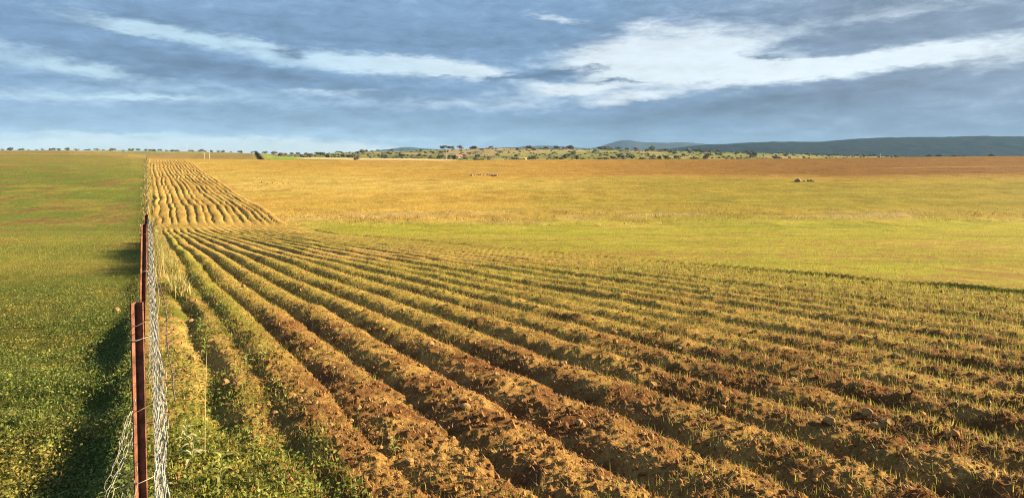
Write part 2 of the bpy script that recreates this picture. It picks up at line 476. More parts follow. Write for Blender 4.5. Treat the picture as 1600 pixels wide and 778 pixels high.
# ------------------------------------------------------------------ the ground: one sheet from underfoot to the horizon
def ground_sheet():
    Ys = [1.0]
    while Ys[-1] < 9400:
        y = Ys[-1]
        if y < 3.0: d = 0.05
        elif y < 84: d = max(0.010, 0.00062 * y * y)
        elif y < 340: d = 1.35
        else: d = max(6.0, y * 0.03)
        if 20 < y < 84: d = min(d, 0.5)
        Ys.append(y + d)
    Ys = np.array(Ys)
    r = np.linspace(-1, 1, 4001)
    dens = 1.0 + 1.5 * (ss(-0.62, -0.56, r) * (1 - ss(-0.30, -0.22, r))) - 0.45 * ss(0.85, 0.9, np.abs(r))
    cd = np.cumsum(dens); cd = (cd - cd[0]) / (cd[-1] - cd[0])
    ncol = 960
    rc = np.interp(np.linspace(0, 1, ncol), cd, r)
    R, YY = np.meshgrid(rc, Ys)
    off = np.interp(YY, [1, 8, 30], [2.2, 1.2, 0.0])
    XX = R * (0.97 * YY + off)
    X = XX.ravel(); Y = YY.ravel()
    H = ground_h(X, Y)
    n = len(Ys)
    i = (np.arange(n - 1)[:, None] * ncol + np.arange(ncol - 1)[None, :]).ravel()
    F = np.stack([i, i + 1, i + ncol + 1, i + ncol], 1)
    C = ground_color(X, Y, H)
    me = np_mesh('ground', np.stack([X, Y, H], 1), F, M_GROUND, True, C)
    o = link('ground', me)
    tag(o, kind='structure')
    return o

c_ = lambda *v: np.array(v, np.float32)
def ground_color(X, Y, H):
    fv = fence_v(X, Y); w = row_w(X, Y)
    px = PX0 + FOC * X / np.maximum(Y, 0.5)
    n1 = fbm(X / 9.0, Y / 6.0, 51, 4); n2 = fbm(X / 1.1, Y / 1.1, 52, 3); n3 = fbm(X / 45.0, Y / 22.0, 53, 4); n4 = fbm(X / 0.25, Y / 0.25, 54, 3)
    n5 = fbm(X / 14.0, Y / 3.0, 55, 4)
    N = X.size
    full = lambda c: np.broadcast_to(c, (N, 3)).copy()
    # ridged block: reddish brown soil, thin straw coloured stubble and seedlings further off
    soil = lerp3(full(c_(.225, .102, .037)), full(c_(.47, .265, .086)), ss(-0.45, 0.5, 0.6 * n2 + 0.9 * n4))
    straw = lerp3(full(c_(.60, .40, .105)), full(c_(.48, .39, .07)), ss(-0.4, 0.5, n1))
    _, ph, inb = ridge(X, Y); crest = np.sin(np.clip(ph, 0, 1) * math.pi)
    C = lerp3(soil, straw, np.clip((0.05 + 0.75 * ss(5, 20, Y)) * (0.25 + 0.9 * crest) + 0.40 * n2 + 0.2 * n4, 0, 0.92))
    C = lerp3(C, full(c_(.26, .235, .045)), ss(9.5, 14.5, w) * 0.55 * ss(-0.5, 0.3, n2) * (1 - ss(30, 60, Y)))
    C = lerp3(C, full(c_(.34, .34, .05)), gauss(w + .1 * n2, 1.27, .2) * ss(6, 12, Y) * (1 - ss(50, 70, Y)) * 0.85)
    # green young crop right of the block
    green = lerp3(full(c_(.35, .33, .042)), full(c_(.45, .35, .065)), ss(-0.25, 0.45, n1 + 0.4 * n2))
    gmask = np.maximum(ss(EDGE - 0.3, EDGE + 0.4, w) * 0.8, ss(EDGE - 5, EDGE + 4, w + 1.5 * n1)) * ss(EDGE - 6, EDGE + 0.5, w)
    C = lerp3(C, green, gmask)
    C = lerp3(C, full(c_(.22, .235, .03)), gmask * ss(0.0, 0.5, n5) * 0.5 * (1 - ss(80, 100, Y)))
    gaps = fbm(X / .5, Y / .9, 173, 3)
    C = lerp3(C, full(c_(.33, .20, .06)), gmask * ss(-0.15, 0.4, gaps + .45 * n1 + .3 * n3) * 0.85 * (1 - ss(38, 80, Y)))
    # opposite slope: golden stubble, greener to the right, red brown under the right crest
    gold = lerp3(full(c_(.55, .385, .095)), full(c_(.50, .32, .065)), ss(-0.35, 0.4, n3))
    gold = lerp3(gold, full(c_(.42, .33, .05)), ss(-0.1, 0.5, n5) * 0.6)
    rg = lerp3(full(c_(.31, .24, .035)), full(c_(.25, .225, .03)), ss(-0.3, 0.4, n5))
    brown = lerp3(full(c_(.38, .215, .042)), full(c_(.20, .098, .025)), ss(760, 1400, px) * 0.9)  # brown field, with the shading towards the right put into its colour
    up = gold
    rgm = ss(620, 1150, px) * (1 - ss(165, 200, Y + 25 * n3))
    up = lerp3(up, rg, rgm * 0.9)
    brm = ss(500, 1050, px) * ss(165, 205, Y + 25 * n3)
    up = lerp3(up, brown, brm)
    up = lerp3(up, full(c_(.44, .26, .05)), (1 - ss(500, 1050, px)) * ss(215, 270, Y) * 0.8 * ss(300, 560, px))
    C = lerp3(C, up, ss(84, 96, Y) * (fv > -0.2))
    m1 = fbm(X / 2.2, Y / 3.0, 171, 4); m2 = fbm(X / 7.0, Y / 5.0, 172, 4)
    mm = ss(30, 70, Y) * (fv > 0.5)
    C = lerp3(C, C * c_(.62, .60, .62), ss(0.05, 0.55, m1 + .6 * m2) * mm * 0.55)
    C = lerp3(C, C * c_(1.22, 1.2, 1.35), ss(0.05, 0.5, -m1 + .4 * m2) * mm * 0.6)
    # pale dry weeds on the valley floor
    wm = gauss(Y, 95 + 4 * n3, 6.5) * ss(-0.05, 0.35, n5 + 0.5 * n1) * ss(14, 22, fv)
    C = lerp3(C, full(c_(.48, .345, .16)), np.clip(wm * 0.8, 0, 1))
    # upper furrow block: bare pale golden soil
    wf = fence_v(X, Y)
    ub = ss(0.8, 1.6, wf) * (1 - ss(16.8, 18.0, wf)) * ss(80, 90, Y) * (1 - ss(315, 330, Y))
    C = lerp3(C, lerp3(full(c_(.52, .34, .09)), full(c_(.45, .27, .07)), ss(-0.3, 0.4, n1)), ub * 0.9)
    # pale wheel marks high on the right
    tm = gauss(Y - (228 + (X - 150) * 0.16), 0, 1.4) * ss(120, 150, X) * (1 - ss(262, 272, Y)) * ss(150, 160, Y)
    C = lerp3(C, full(c_(.55, .38, .13)), np.clip(tm * 0.7 * ss(-0.4, 0.2, n1), 0, 1))
    # weedy margin beside the fence
    marg = ss(-0.15, 0.05, fv) * (1 - ss(0.75, 1.15, w + 0.35 * n2)) * (1 - ss(80, 95, Y))
    sand = lerp3(full(c_(.50, .33, .10)), full(c_(.20, .20, .035)), ss(-0.15, 0.25, n2 + 0.3 * n1 + 0.35 * n4 + 0.12 * (1 - ss(4, 8, Y))))
    C = lerp3(C, sand, marg)
    # pasture left of the fence
    near = lerp3(full(c_(.11, .13, .026)), full(c_(.20, .18, .04)), ss(-0.2, 0.5, n2))
    faro = lerp3(full(c_(.19, .225, .038)), full(c_(.31, .26, .055)), ss(-0.1, 0.4, n1 + 0.5 * n3 + .4 * n2))
    past = lerp3(near, faro, ss(7, 24, Y))
    past = lerp3(past, full(c_(.27, .145, .06)), ss(0.1, 0.4, fbm(X / 3.0, Y / 6.0, 57, 4)) * ss(9, 26, Y) * 0.85)
    past = lerp3(past, full(c_(.33, .26, .07)), ss(150, 300, Y) * 0.55) * np.float32(.85)
    C = lerp3(C, past, ss(0.02, -0.2, fv) * (Y < 345))
    # beyond the crest
    f1 = lerp3(full(c_(.24, .195, .06)), full(c_(.34, .235, .085)), ss(-0.3, 0.3, fbm(X / 30.0, Y / 25.0, 58, 3)))
    pale = ss(430, 470, px) * (1 - ss(690, 730, px)) * ss(500, 520, Y) * (1 - ss(640, 700, Y))
    f1 = lerp3(f1, full(c_(.66, .52, .26)), pale)
    grn = ss(405, 425, px) * (1 - ss(450, 490, px)) * ss(470, 500, Y) * (1 - ss(700, 760, Y))
    f1 = lerp3(f1, full(c_(.24, .33, .055)), grn)
    cell = _hash(np.floor(X / 95 + 0.4 * fbm(X / 120, Y / 120, 60, 2)).astype(int), np.floor(Y / 120).astype(int), 61)
    hill = lerp3(full(c_(.16, .175, .04)), full(c_(.36, .33, .09)), cell)
    hill = lerp3(hill, full(c_(.40, .28, .13)), (cell > 0.82) * 0.8)
    hill = lerp3(hill, full(c_(.14, .15, .045)), ss(0.0, 0.4, fbm(X / 25, Y / 50, 62, 4)) * 0.8)
    f1 = lerp3(f1, hill, ss(760, 860, Y))
    C = lerp3(C, f1, ss(336, 350, Y))
    return np.clip(C * 0.75, 0.008, 0.8)

ground = ground_sheet()
# ------------------------------------------------------------------ far mountains and the wooded ridge
def mat_hills(name, c1, c2, scale):
    m, nt, b = new_mat(name)
    p = geo_pos(nt)
    f = noise(nt, p, scale, 7.0, 0.65).sstep(0.36, 0.66)
    nt.links.new(mixc(nt, f, c1, c2), b.inputs['Base Color'])
    b.inputs['Roughness'].default_value = 1.0; b.inputs['Specular IOR Level'].default_value = 0.0
    bump(nt, b, noise(nt, p, scale * 3, 6.0, 0.65), 0.6, 12.0)
    return m

def hill_range(name, pxs, rows, Yc, depth, mat, seed, rough=0.10):
    nx, ny = 260, 22
    px = np.linspace(pxs[0], pxs[-1], nx)
    top = np.interp(px, pxs, rows)
    k = np.ones(9) / 9; top = np.convolve(np.pad(top, 4, mode='edge'), k, 'valid')
    zt = CAM_Z + (PY0 - top) / FOC * Yc
    t = np.linspace(-1, 1, ny)
    V = np.zeros((ny, nx, 3))
    for j, tt in enumerate(t):
        Y = Yc + tt * depth
        X = (px - PX0) / FOC * Yc * (1 + 0.0 * tt)
        prof = math.cos(tt * math.pi / 2) ** 0.9 if abs(tt) < 1 else 0.0
        z = -60 + (zt + 60) * prof
        z = z + (zt + 45) * rough * fbm(X / (depth * 0.25), np.full(nx, Y / (depth * 0.25)), seed, 5) * (1 - prof * 0.55) * (prof > 0)
        z = z + (zt + 20) * 0.03 * fbm(X / (depth * 0.06), np.full(nx, Y / (depth * 0.06)), seed + 3, 3)
        V[j, :, 0] = X; V[j, :, 1] = Y; V[j, :, 2] = z
    i = (np.arange(ny - 1)[:, None] * nx + np.arange(nx - 1)[None, :]).ravel()
    F = np.stack([i, i + 1, i + nx + 1, i + nx], 1)
    o = link(name, np_mesh(name, V.reshape(-1, 3), F, mat, True))
    return tag(o, kind='structure')

M_MOUNT = mat_hills('cloud_shaded_scrub', (0.012, 0.019, 0.024), (0.030, 0.038, 0.036), 0.004)  # cloud shadow over the mountains is put into this dark base colour
M_WOOD = mat_hills('wooded_ridge', (0.005, 0.010, 0.011), (0.019, 0.027, 0.023), 0.012)  # woods darker still, cloud shadow put into the base colour
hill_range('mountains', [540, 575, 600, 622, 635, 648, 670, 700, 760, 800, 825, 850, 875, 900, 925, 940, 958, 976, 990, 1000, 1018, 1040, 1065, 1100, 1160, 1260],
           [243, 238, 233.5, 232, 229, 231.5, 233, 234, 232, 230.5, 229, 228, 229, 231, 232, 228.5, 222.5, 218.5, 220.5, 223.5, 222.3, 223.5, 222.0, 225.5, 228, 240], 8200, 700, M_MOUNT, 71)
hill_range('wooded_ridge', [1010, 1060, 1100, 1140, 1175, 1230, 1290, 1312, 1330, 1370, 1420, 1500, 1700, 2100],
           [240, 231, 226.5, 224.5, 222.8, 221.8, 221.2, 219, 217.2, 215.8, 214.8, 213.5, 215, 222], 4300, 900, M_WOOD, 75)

# ------------------------------------------------------------------ haze: even air over the whole place
def haze_box():
    x0, x1, y0, y1, z0, z1 = -9600, 9600, -120, 9700, -75, 245
    v = np.array([(x, y, z) for x in (x0, x1) for y in (y0, y1) for z in (z0, z1)], float)
    f = np.array([(0, 1, 3, 2), (4, 6, 7, 5), (0, 4, 5, 1), (2, 3, 7, 6), (0, 2, 6, 4), (1, 5, 7, 3)])
    m = bpy.data.materials.new('haze_air'); m.use_nodes = True
    nt = m.node_tree; nt.nodes.clear()
    out = nt.nodes.new('ShaderNodeOutputMaterial'); pv = nt.nodes.new('ShaderNodeVolumePrincipled')
    pv.inputs['Color'].default_value = (0.36, 0.62, 1.0, 1)
    pv.inputs['Density'].default_value = 4.0e-5
    nt.links.new(pv.outputs[0], out.inputs['Volume'])
    o = link('haze', np_mesh('haze', v, f, m))
    tag(o, 'thin blue haze in the air towards the mountains', 'haze', kind='stuff')
haze_box()

# ------------------------------------------------------------------ far trees
def crown_mesh(name, seed, mat, flat=0.75, lobes=11, leaves=120):
    r = np.random.default_rng(seed); parts = []
    v0, f0 = ico(0)
    cen = []
    for k in range(lobes):
        a = r.uniform(0, 2 * math.pi); rad = 0.62 * math.sqrt(r.uniform(0, 1)); c = np.array([rad * math.cos(a), rad * math.sin(a), 0.50 + r.uniform(-0.26, 0.30) * (1 - rad * 0.6)])
        s = r.uniform(0.18, 0.33); cen.append((c, s))
        parts.append((v0 * s * r.uniform(0.75, 1.25, (12, 1)) * np.array([1, 1, flat]) + c, f0))
    V = []; F = []
    for k in range(leaves):
        c, s = cen[r.integers(len(cen))]
        d = r.normal(size=3); d /= np.linalg.norm(d); p = c + d * s * r.uniform(0.85, 1.35) * np.array([1, 1, flat])
        q = r.normal(size=(3, 3)) * 0.075
        F.append([len(V), len(V) + 1, len(V) + 2]); V += [p + q[0], p + q[1], p + q[2]]
    parts.append((np.array(V), np.array(F)))
    v, f = join(parts)
    return np_mesh(name, v, f, mat)

def mat_crown(name, c1, c2):
    m, nt, b = new_mat(name)
    f = noise(nt, obj_coord(nt), 4.0, 3.0, 0.6).sstep(0.35, 0.65)
    oi = nt.nodes.new('ShaderNodeObjectInfo')
    col = mixc(nt, f, c1, c2)
    sc = nt.nodes.new('ShaderNodeVectorMath'); sc.operation = 'SCALE'
    nt.links.new(col, sc.inputs[0]); nt.links.new(S(nt, oi.outputs['Random']).sstep(0.0, 1.0, 0.7, 1.3).s, sc.inputs['Scale'])
    nt.links.new(sc.outputs[0], b.inputs['Base Color'])
    return m
CROWN_M = [mat_crown('holm_oak_crown', (.05, .062, .026), (.095, .105, .04)), mat_crown('olive_crown', (.10, .10, .035), (.16, .145, .05)), mat_crown('brown_crown', (.10, .06, .04), (.16, .095, .06))]
CROWNS = [[crown_mesh('crown', 100 + 10 * c + k, CROWN_M[c], 0.72 if k < 3 else 0.95) for k in range(4)] for c in range(3)]
tv, tf = polyline_tube([(0, 0, -0.25), (0.02, 0, 0.1), (0.0, 0.02, 0.3), (0.03, 0.0, 0.55)], [0.06, 0.05, 0.04, 0.02], 6)
lv, lf = polyline_tube([(0.0, 0.02, 0.28), (0.15, 0.08, 0.45), (0.28, 0.12, 0.6)], [0.03, 0.022, 0.012], 5)
lv2, lf2 = polyline_tube([(0.0, 0.02, 0.26), (-0.14, -0.06, 0.44), (-0.27, 0.03, 0.58)], [0.03, 0.022, 0.012], 5)
TRUNK = np_mesh('trunk', *join([(tv, tf), (lv, lf), (lv2, lf2)]), M_BARK, True)

def place(px, Y): return ((px - PX0) / FOC * Y, Y)

COLN = ['dark green', 'olive green', 'reddish brown']
def zone(px):
    if px < 250: return 'on the far left skyline'
    if px < 420: return 'behind the two close pale poles'
    if px < 560: return 'right of the dark hedge'
    if px < 690: return 'above the cream strip'
    if px < 800: return 'around the tiny farmhouse'
    if px < 960: return 'on the middle of the far hillside'
    if px < 1110: return 'below the blue mountain peak'
    if px < 1260: return 'below the left end of the wooded ridge'
    return 'at the foot of the wooded ridge'

_ONES = ['', 'first', 'second', 'third', 'fourth', 'fifth', 'sixth', 'seventh', 'eighth', 'ninth', 'tenth', 'eleventh', 'twelfth', 'thirteenth', 'fourteenth', 'fifteenth', 'sixteenth', 'seventeenth', 'eighteenth', 'nineteenth']
def ordinal(n):
    if n < 20: return _ONES[n]
    t, o = divmod(n, 10)
    return (['', '', 'twentieth', 'thirtieth', 'fortieth', 'fiftieth'][t] if o == 0 else ['', '', 'twenty', 'thirty', 'forty', 'fifty'][t] + '-' + _ONES[o])
_QUEUE = {}
def count_off(o, pos, key, one, many):
    """remember a look-alike; name_queue() labels each by its place in the row"""
    _QUEUE.setdefault(key, [one, many, []])[2].append((pos, o))
def name_queue():
    for one, many, items in _QUEUE.values():
        items.sort(key=lambda t: t[0])
        for i, (_, o) in enumerate(items):
            o['label'] = one if len(items) == 1 else many.format(ordinal(i + 1))

def tree(px, Y, size, ci, label=None, group=None, flat=1.0, cat='tree', name='oak_tree'):
    x, y = place(px, Y)
    e = empty(name, (x, y, gz(x, y, False) - 0.1), random.uniform(0, 6.28))
    e.scale = (size, size, size * flat)
    link('trunk', TRUNK, e)
    link('crown', random.choice(CROWNS[ci]), e)
    z = zone(px)
    tag(e, label, cat, group or f'{COLN[ci]} trees {z}')
    if not label: count_off(e, px, (ci, z), f'only {COLN[ci]} oak {z}', '{} ' + f'{COLN[ci]} oak from the left {z}')
    return e

def far_trees():
    r = random.Random(11)
    # skyline row on the left
    for k in range(60):
        px = -60 + 500 * (k + r.uniform(-.9, .9)) / 60
        tree(px, r.uniform(1480, 1620), r.uniform(4, 9), 0 if r.random() < .8 else 1, flat=r.uniform(.6, .95))
    for k in range(22):
        px = 430 + 150 * (k + r.uniform(-.5, .5)) / 22
        tree(px, r.uniform(950, 1600), r.uniform(6, 10.5), 0 if r.random() < .75 else 2, flat=r.uniform(.6, .9))
    # hillside with open oaks
    n = 0
    while n < 155:
        px = r.uniform(560, 1240); Y = 820 * (1640 / 820) ** r.random()
        if 0.5 + 0.9 * float(fbm(np.array([px / 45.0]), np.array([math.log(Y) * 7]), 81, 2)[0]) < r.uniform(0.15, 0.75): continue
        tree(px, Y, r.uniform(3.5, 8.5), r.choice([0, 0, 0, 1, 1, 2]), flat=r.uniform(.55, .95)); n += 1
    for k in range(34):                     # crest of the hillside
        tree(r.uniform(690, 1180), r.uniform(1540, 1680), r.uniform(8, 14), r.choice([0, 0, 2]), flat=r.uniform(.6, .95))
    for k in range(26):                     # foot of the wooded ridge
        tree(r.uniform(1180, 1640), r.uniform(1450, 1650), r.uniform(6, 11), r.choice([0, 0, 2, 1]), flat=r.uniform(.55, .9))
far_trees()
def far_scrub():
    r = np.random.default_rng(19); parts = []; v0, f0 = ico(0)
    while len(parts) < 900:
        px = r.uniform(440, 1420); Y = 820 * (1660 / 820) ** r.random()
        line = abs((Y / 95.0 + 0.6 * float(fbm(np.array([px / 60.0]), np.array([Y / 300.0]), 201, 2)[0])) % 1.0 - .5) < .12
        if not line and r.random() > .16: continue
        x, y = place(px, Y); s = r.uniform(.8, 2.3)
        parts.append((v0 * s * np.array([1.5, 1.2, .8]) * r.uniform(.6, 1.35, (12, 1)) + np.array([x, y, gz(x, y, False) + s * .3]), f0))
    v, f = join(parts)
    o = link('far_scrub', np_mesh('far_scrub', v, f, mat_crown('scrub_leaves', (.06, .07, .03), (.14, .13, .055))))
    tag(o, 'low dark scrub and hedge lines across the far hillside', 'scrub', kind='stuff')
far_scrub()
tree(558.5, 322, 2.3, 2, 'lone brown bush on the crest in front of the pale strip', 'lone bush', .8, 'bush', 'bush')

# ------------------------------------------------------------------ the dark hedge, farm buildings, poles
def hedge():
    r = np.random.default_rng(5)
    x0, y0 = place(400.5, 565); x1, y1 = place(421.5, 392)
    parts = []; v0, f0 = ico(1)
    e = empty('hedge', ((x0 + x1) / 2, (y0 + y1) / 2, gz((x0 + x1) / 2, (y0 + y1) / 2, False)))
    n = 90
    for k in range(n):
        t = (k + .5) / n
        x = x0 + (x1 - x0) * t + r.uniform(-.5, .5); y = y0 + (y1 - y0) * t
        z = gz(x, y, False)
        s = np.array([.8, 1.5, .85]) * r.uniform(.8, 1.15)
        parts.append((v0 * s * r.uniform(.86, 1.14, (len(v0), 1)) + np.array([x, y, z + .5]) - np.array(e.location), f0))
    v, f = join(parts)
    link('foliage', np_mesh('hedge_foliage', v, f, mat_crown('hedge_leaves', (.018, .020, .012), (.035, .036, .018))), e)
    sv, sf = tubes([(x0 + (x1 - x0) * t - e.location.x, y0 + (y1 - y0) * t - e.location.y, gz(x0 + (x1 - x0) * t, y0 + (y1 - y0) * t, False) - e.location.z - .3) for t in np.linspace(.02, .98, 30)],
                   [(x0 + (x1 - x0) * t - e.location.x, y0 + (y1 - y0) * t - e.location.y, gz(x0 + (x1 - x0) * t, y0 + (y1 - y0) * t, False) - e.location.z + .6) for t in np.linspace(.02, .98, 30)], .12, 5)
    link('stems', np_mesh('hedge_stems', sv, sf, M_BARK), e)
    tag(e, 'long straight dark hedge running downhill left of the green field', 'hedge')
hedge()

def box(cx, cy, z0, sx, sy, sz):
    v = np.array([(cx + a * sx / 2, cy + b * sy / 2, z0 + c * sz) for a in (-1, 1) for b in (-1, 1) for c in (0, 1)], float)
    return v, np.array([(0, 1, 3, 2), (4, 6, 7, 5), (0, 4, 5, 1), (2, 3, 7, 6), (0, 2, 6, 4), (1, 5, 7, 3)])

M_WALL = mat_mottle('lime_wall', (.62, .55, .42), (.74, .68, .55), 0.8)
M_TILE = mat_mottle('clay_tile', (.40, .17, .08), (.52, .25, .13), 1.5)
M_OPEN = mat_mottle('dark_opening', (.03, .03, .03), (.06, .05, .045), 2.0)
def house(px, Y, L, W, h, rise, label, wallm, roofm, nwin, rz):
    x, y = place(px, Y)
    e = empty('farmhouse', (x, y, gz(x, y, False) - .3), rz)
    link('wall', np_mesh('house_wall', *box(0, 0, 0, L, W, h), wallm), e)
    a, b, o = L / 2 + .3, W / 2 + .4, h + .004
    v = np.array([(-a, -b, o), (a, -b, o), (a, b, o), (-a, b, o), (-a, 0, o + rise), (a, 0, o + rise)])
    me = bpy.data.meshes.new('house_roof'); me.from_pydata(v.tolist(), [], [(0, 1, 5, 4), (2, 3, 4, 5), (0, 4, 3), (1, 2, 5), (3, 2, 1, 0)]); me.materials.append(roofm)
    rf = link('roof', me, e)
    link('chimney', np_mesh('chimney', *box(L * .25, W * .1, h + rise * .5, .8, .8, 1.6), wallm), rf)
    for k in range(nwin):
        link('window', np_mesh('window', *box(-L / 2 + L * (k + .6) / (nwin + .4), -W / 2, 1.3, 1.1, .12, 1.2), M_OPEN), e)
    link('door', np_mesh('door', *box(L * .36, -W / 2, .02, 1.2, .12, 2.1), M_OPEN), e)
    tag(e, label, 'house')
house(717, 1010, 9, 6.5, 3.4, 1.9, 'tiny farmhouse with orange roof among trees on the far hillside', M_WALL, M_TILE, 2, .35)
M_STRAWW = mat_mottle('straw_stone', (.58, .45, .18), (.68, .55, .26), .9)
house(816.5, 900, 9.5, 6, 2.6, 1.2, 'pale yellow shed at the foot of the far hillside', M_STRAWW, M_STRAWW, 2, -.2)

def pole(px, ytop, ybot, Y, label, arm, rad):
    x, y = place(px, Y)
    top = CAM_Z + (PY0 - ytop) / FOC * Y
    g = min(gz(x, y, False), CAM_Z + (PY0 - ybot) / FOC * Y) - .5
    e = empty('utility_pole', (x, y, g), 0.4)
    v, f = polyline_tube([(0, 0, 0), (0, 0, (top - g) * .5), (0, 0, top - g)], [rad, rad * .85, rad * .65], 8)
    link('shaft', np_mesh('pole_shaft', v, f, M_POLE, True), e)
    if arm:
        link('crossarm', np_mesh('pole_crossarm', *box(0, 0, top - g - 1.0, arm, rad * .9, rad * .9), M_POLE), e)
    for s in (-1, 0, 1):
        v, f = polyline_tube([(s * arm * .42, 0, top - g - (0.62 if s else 0.02)), (s * arm * .42, 0, top - g - (.35 if s else -.3))], [rad * .35, rad * .25], 6)
        link('insulator', np_mesh('insulator', v, f, M_POLE), e)
    tag(e, label, 'pole', 'pale poles along the far fields')
pole(292, 226, 237, 1500, 'faint tall pale mast above the left skyline trees', 2.5, .35)
pole(319, 238, 250, 420, 'shorter pale pole, left one of the close pair beyond the furrows', 1.2, .15)
pole(327.5, 236, 250.5, 400, 'taller pale pole, right one of the close pair beyond the furrows', 1.2, .17)
pole(697, 234, 249, 640, 'white pole at the right end of the pale cream strip', 1.3, .25)
pole(976.5, 241, 251, 700, 'pale pole below the blue mountain peak', 1.2, .24)
pole(1195, 239, 249, 700, 'white pole below the left end of the dark wooded ridge', 1.2, .24)
pole(1375.5, 240, 246, 420, 'thin pale pole on the brown crest at the far right', .8, .12)

# ------------------------------------------------------------------ stones lying in the field
def rock_meshes(n, mat, seed, sub=1, name='stone'):
    r = np.random.default_rng(seed); out = []
    for k in range(n):
        v, f = ico(sub)
        v = v * (1 + 0.28 * r.normal(size=(len(v), 1)).clip(-1.5, 1.5) * 0.5) * np.array([1, r.uniform(.65, 1), r.uniform(.5, .8)])
        out.append(np_mesh(name, v, f, mat))
    return out
ROCKS = rock_meshes(4, M_ROCK, 21)
PALES = rock_meshes(5, M_PALE, 22)
def stone(name, me, x, y, s, label, cat, group, sink=.25):
    o = link(name, me, None, (x, y, gz(x, y) + s * (.6 - sink)))
    o.scale = (s, s, s); o.rotation_euler = (random.uniform(-.4, .4), random.uniform(-.4, .4), random.uniform(0, 6.3))
    tag(o, label, cat, group)
    if '{}' in label: count_off(o, PX0 + FOC * x / y, label, label.format('only'), label)
    return o
for k in range(16):
    px = 737 + 44 * k / 15 + random.uniform(-2, 2); Y = 196 - 10 * abs(k / 15 - .45) + random.uniform(-3.5, 3.5)
    stone('field_stone', random.choice(ROCKS), *place(px, Y), random.uniform(.25, .5), '{} stone from the left in the loose cluster on the golden slope', 'stone', 'stones clustered on the golden slope')
for px, s in ((1244, .55), (1247, .75), (1250, .5), (1257, .35), (1263, .4), (1268, .42), (1271, .3)):
    stone('field_stone', random.choice(ROCKS), *place(px, 168 + random.uniform(-1, 1)), s, '{} stone from the left in the small dark heap on the right slope', 'stone', 'stones heaped on the right slope')
for k in range(8):
    stone('field_stone', random.choice(ROCKS), *place(408 + 44 * k / 7 + random.uniform(-3, 3), 162 + random.uniform(-3, 3)), random.uniform(.14, .28), '{} small stone from the left in the row beside the upper furrows', 'stone', 'stones scattered beside the upper furrows')

def px_ground(px, py):
    """ground point seen at a photo pixel (for laying out loose clods and weeds)"""
    Y = np.geomspace(2.0, 120, 1500); X = (px - PX0) / FOC * Y
    row = PY0 + FOC * (CAM_Z - ground_h(X, Y, False)) / Y
    k = int(np.argmax(row < py)); return float(X[k]), float(Y[k])

for px, py, s, lab in ((182, 488, .075, 'yellowish stone lying in the shaded pasture left of the near post'), (141, 551, .035, 'small pinkish stone in the dark shade left of the near post'),
                  (128, 502, .03, 'tiny pale stone near the left edge of the pasture')):
    stone('pasture_stone', PALES[0], *px_ground(px, py), s, lab, 'stone', None)
for px, py, s in ((673, 541, .05), (683, 512, .04), (740, 520, .035), (727, 640, .045), (520, 575, .03), (880, 573, .045), (1296, 664, .06), (1385, 664, .055), (1370, 670, .05), (1355, 648, .05), (1240, 600, .05), (1265, 645, .04),
                  (380, 450, .06), (297, 497, .07), (352, 595, .05), (430, 655, .04), (560, 640, .03), (610, 690, .035), (485, 545, .03), (905, 660, .035), (1020, 610, .04), (775, 590, .035), (1130, 640, .035), (640, 730, .03), (960, 520, .05), (1060, 545, .05), (840, 480, .05), (1400, 560, .06), (1180, 520, .05), (300, 560, .05)):
    x, y = px_ground(px, py)
    o = stone('pale_clod', random.choice(PALES), x, y, s, '', 'clod', 'pale clods on the ploughed ridges', .3)
    k = int(np.searchsorted(_dark, row_w(x, y)))
    wh = 'on the sandy margin by the fence' if k == 0 else f'on the {ordinal(k)} ridge from the fence'
    count_off(o, y, ('clod', k), f'only pale earth clod {wh}', '{} nearest pale earth clod ' + wh)

# ------------------------------------------------------------------ the fence
def fence_pt(Y, v=0.0):
    """a point v metres right of the fence line at depth Y"""
    n = math.hypot(1, FS)
    return (-FS * Y + v / n, Y + v * FS / n)
FENCE = empty('wire_fence', (*fence_pt(2.9), gz(*fence_pt(2.9), False)))
FL = np.array(FENCE.location)
tag(FENCE, 'rusty post and wire netting fence between the pasture and the ploughed field', 'fence')

def angle_post(h, w, t=.006):
    """angle iron, open side towards -Y (along the fence, to the viewer), corner away"""
    s = w / math.sqrt(2); k = t * math.sqrt(2)
    prof = [(-s, -s), (-s + t * .7, -s - t * .7), (0, -k), (s - t * .7, -s - t * .7), (s, -s), (0, 0)]
    prof = [(x, y + s / 2) for x, y in prof]
    n = len(prof); zs = [-.3, h * .5, h]
    V = np.array([(x, y, z) for z in zs for x, y in prof]); F = []
    for r in range(len(zs) - 1):
        for i in range(n):
            F.append((r * n + i, r * n + (i + 1) % n, (r + 1) * n + (i + 1) % n, (r + 1) * n + i))
    o = (len(zs) - 1) * n
    F += [(o, o + 1, o + 2, o + 5), (o + 2, o + 3, o + 4, o + 5)]
    return np_mesh('fence_post', V, np.array(F), M_RUST)

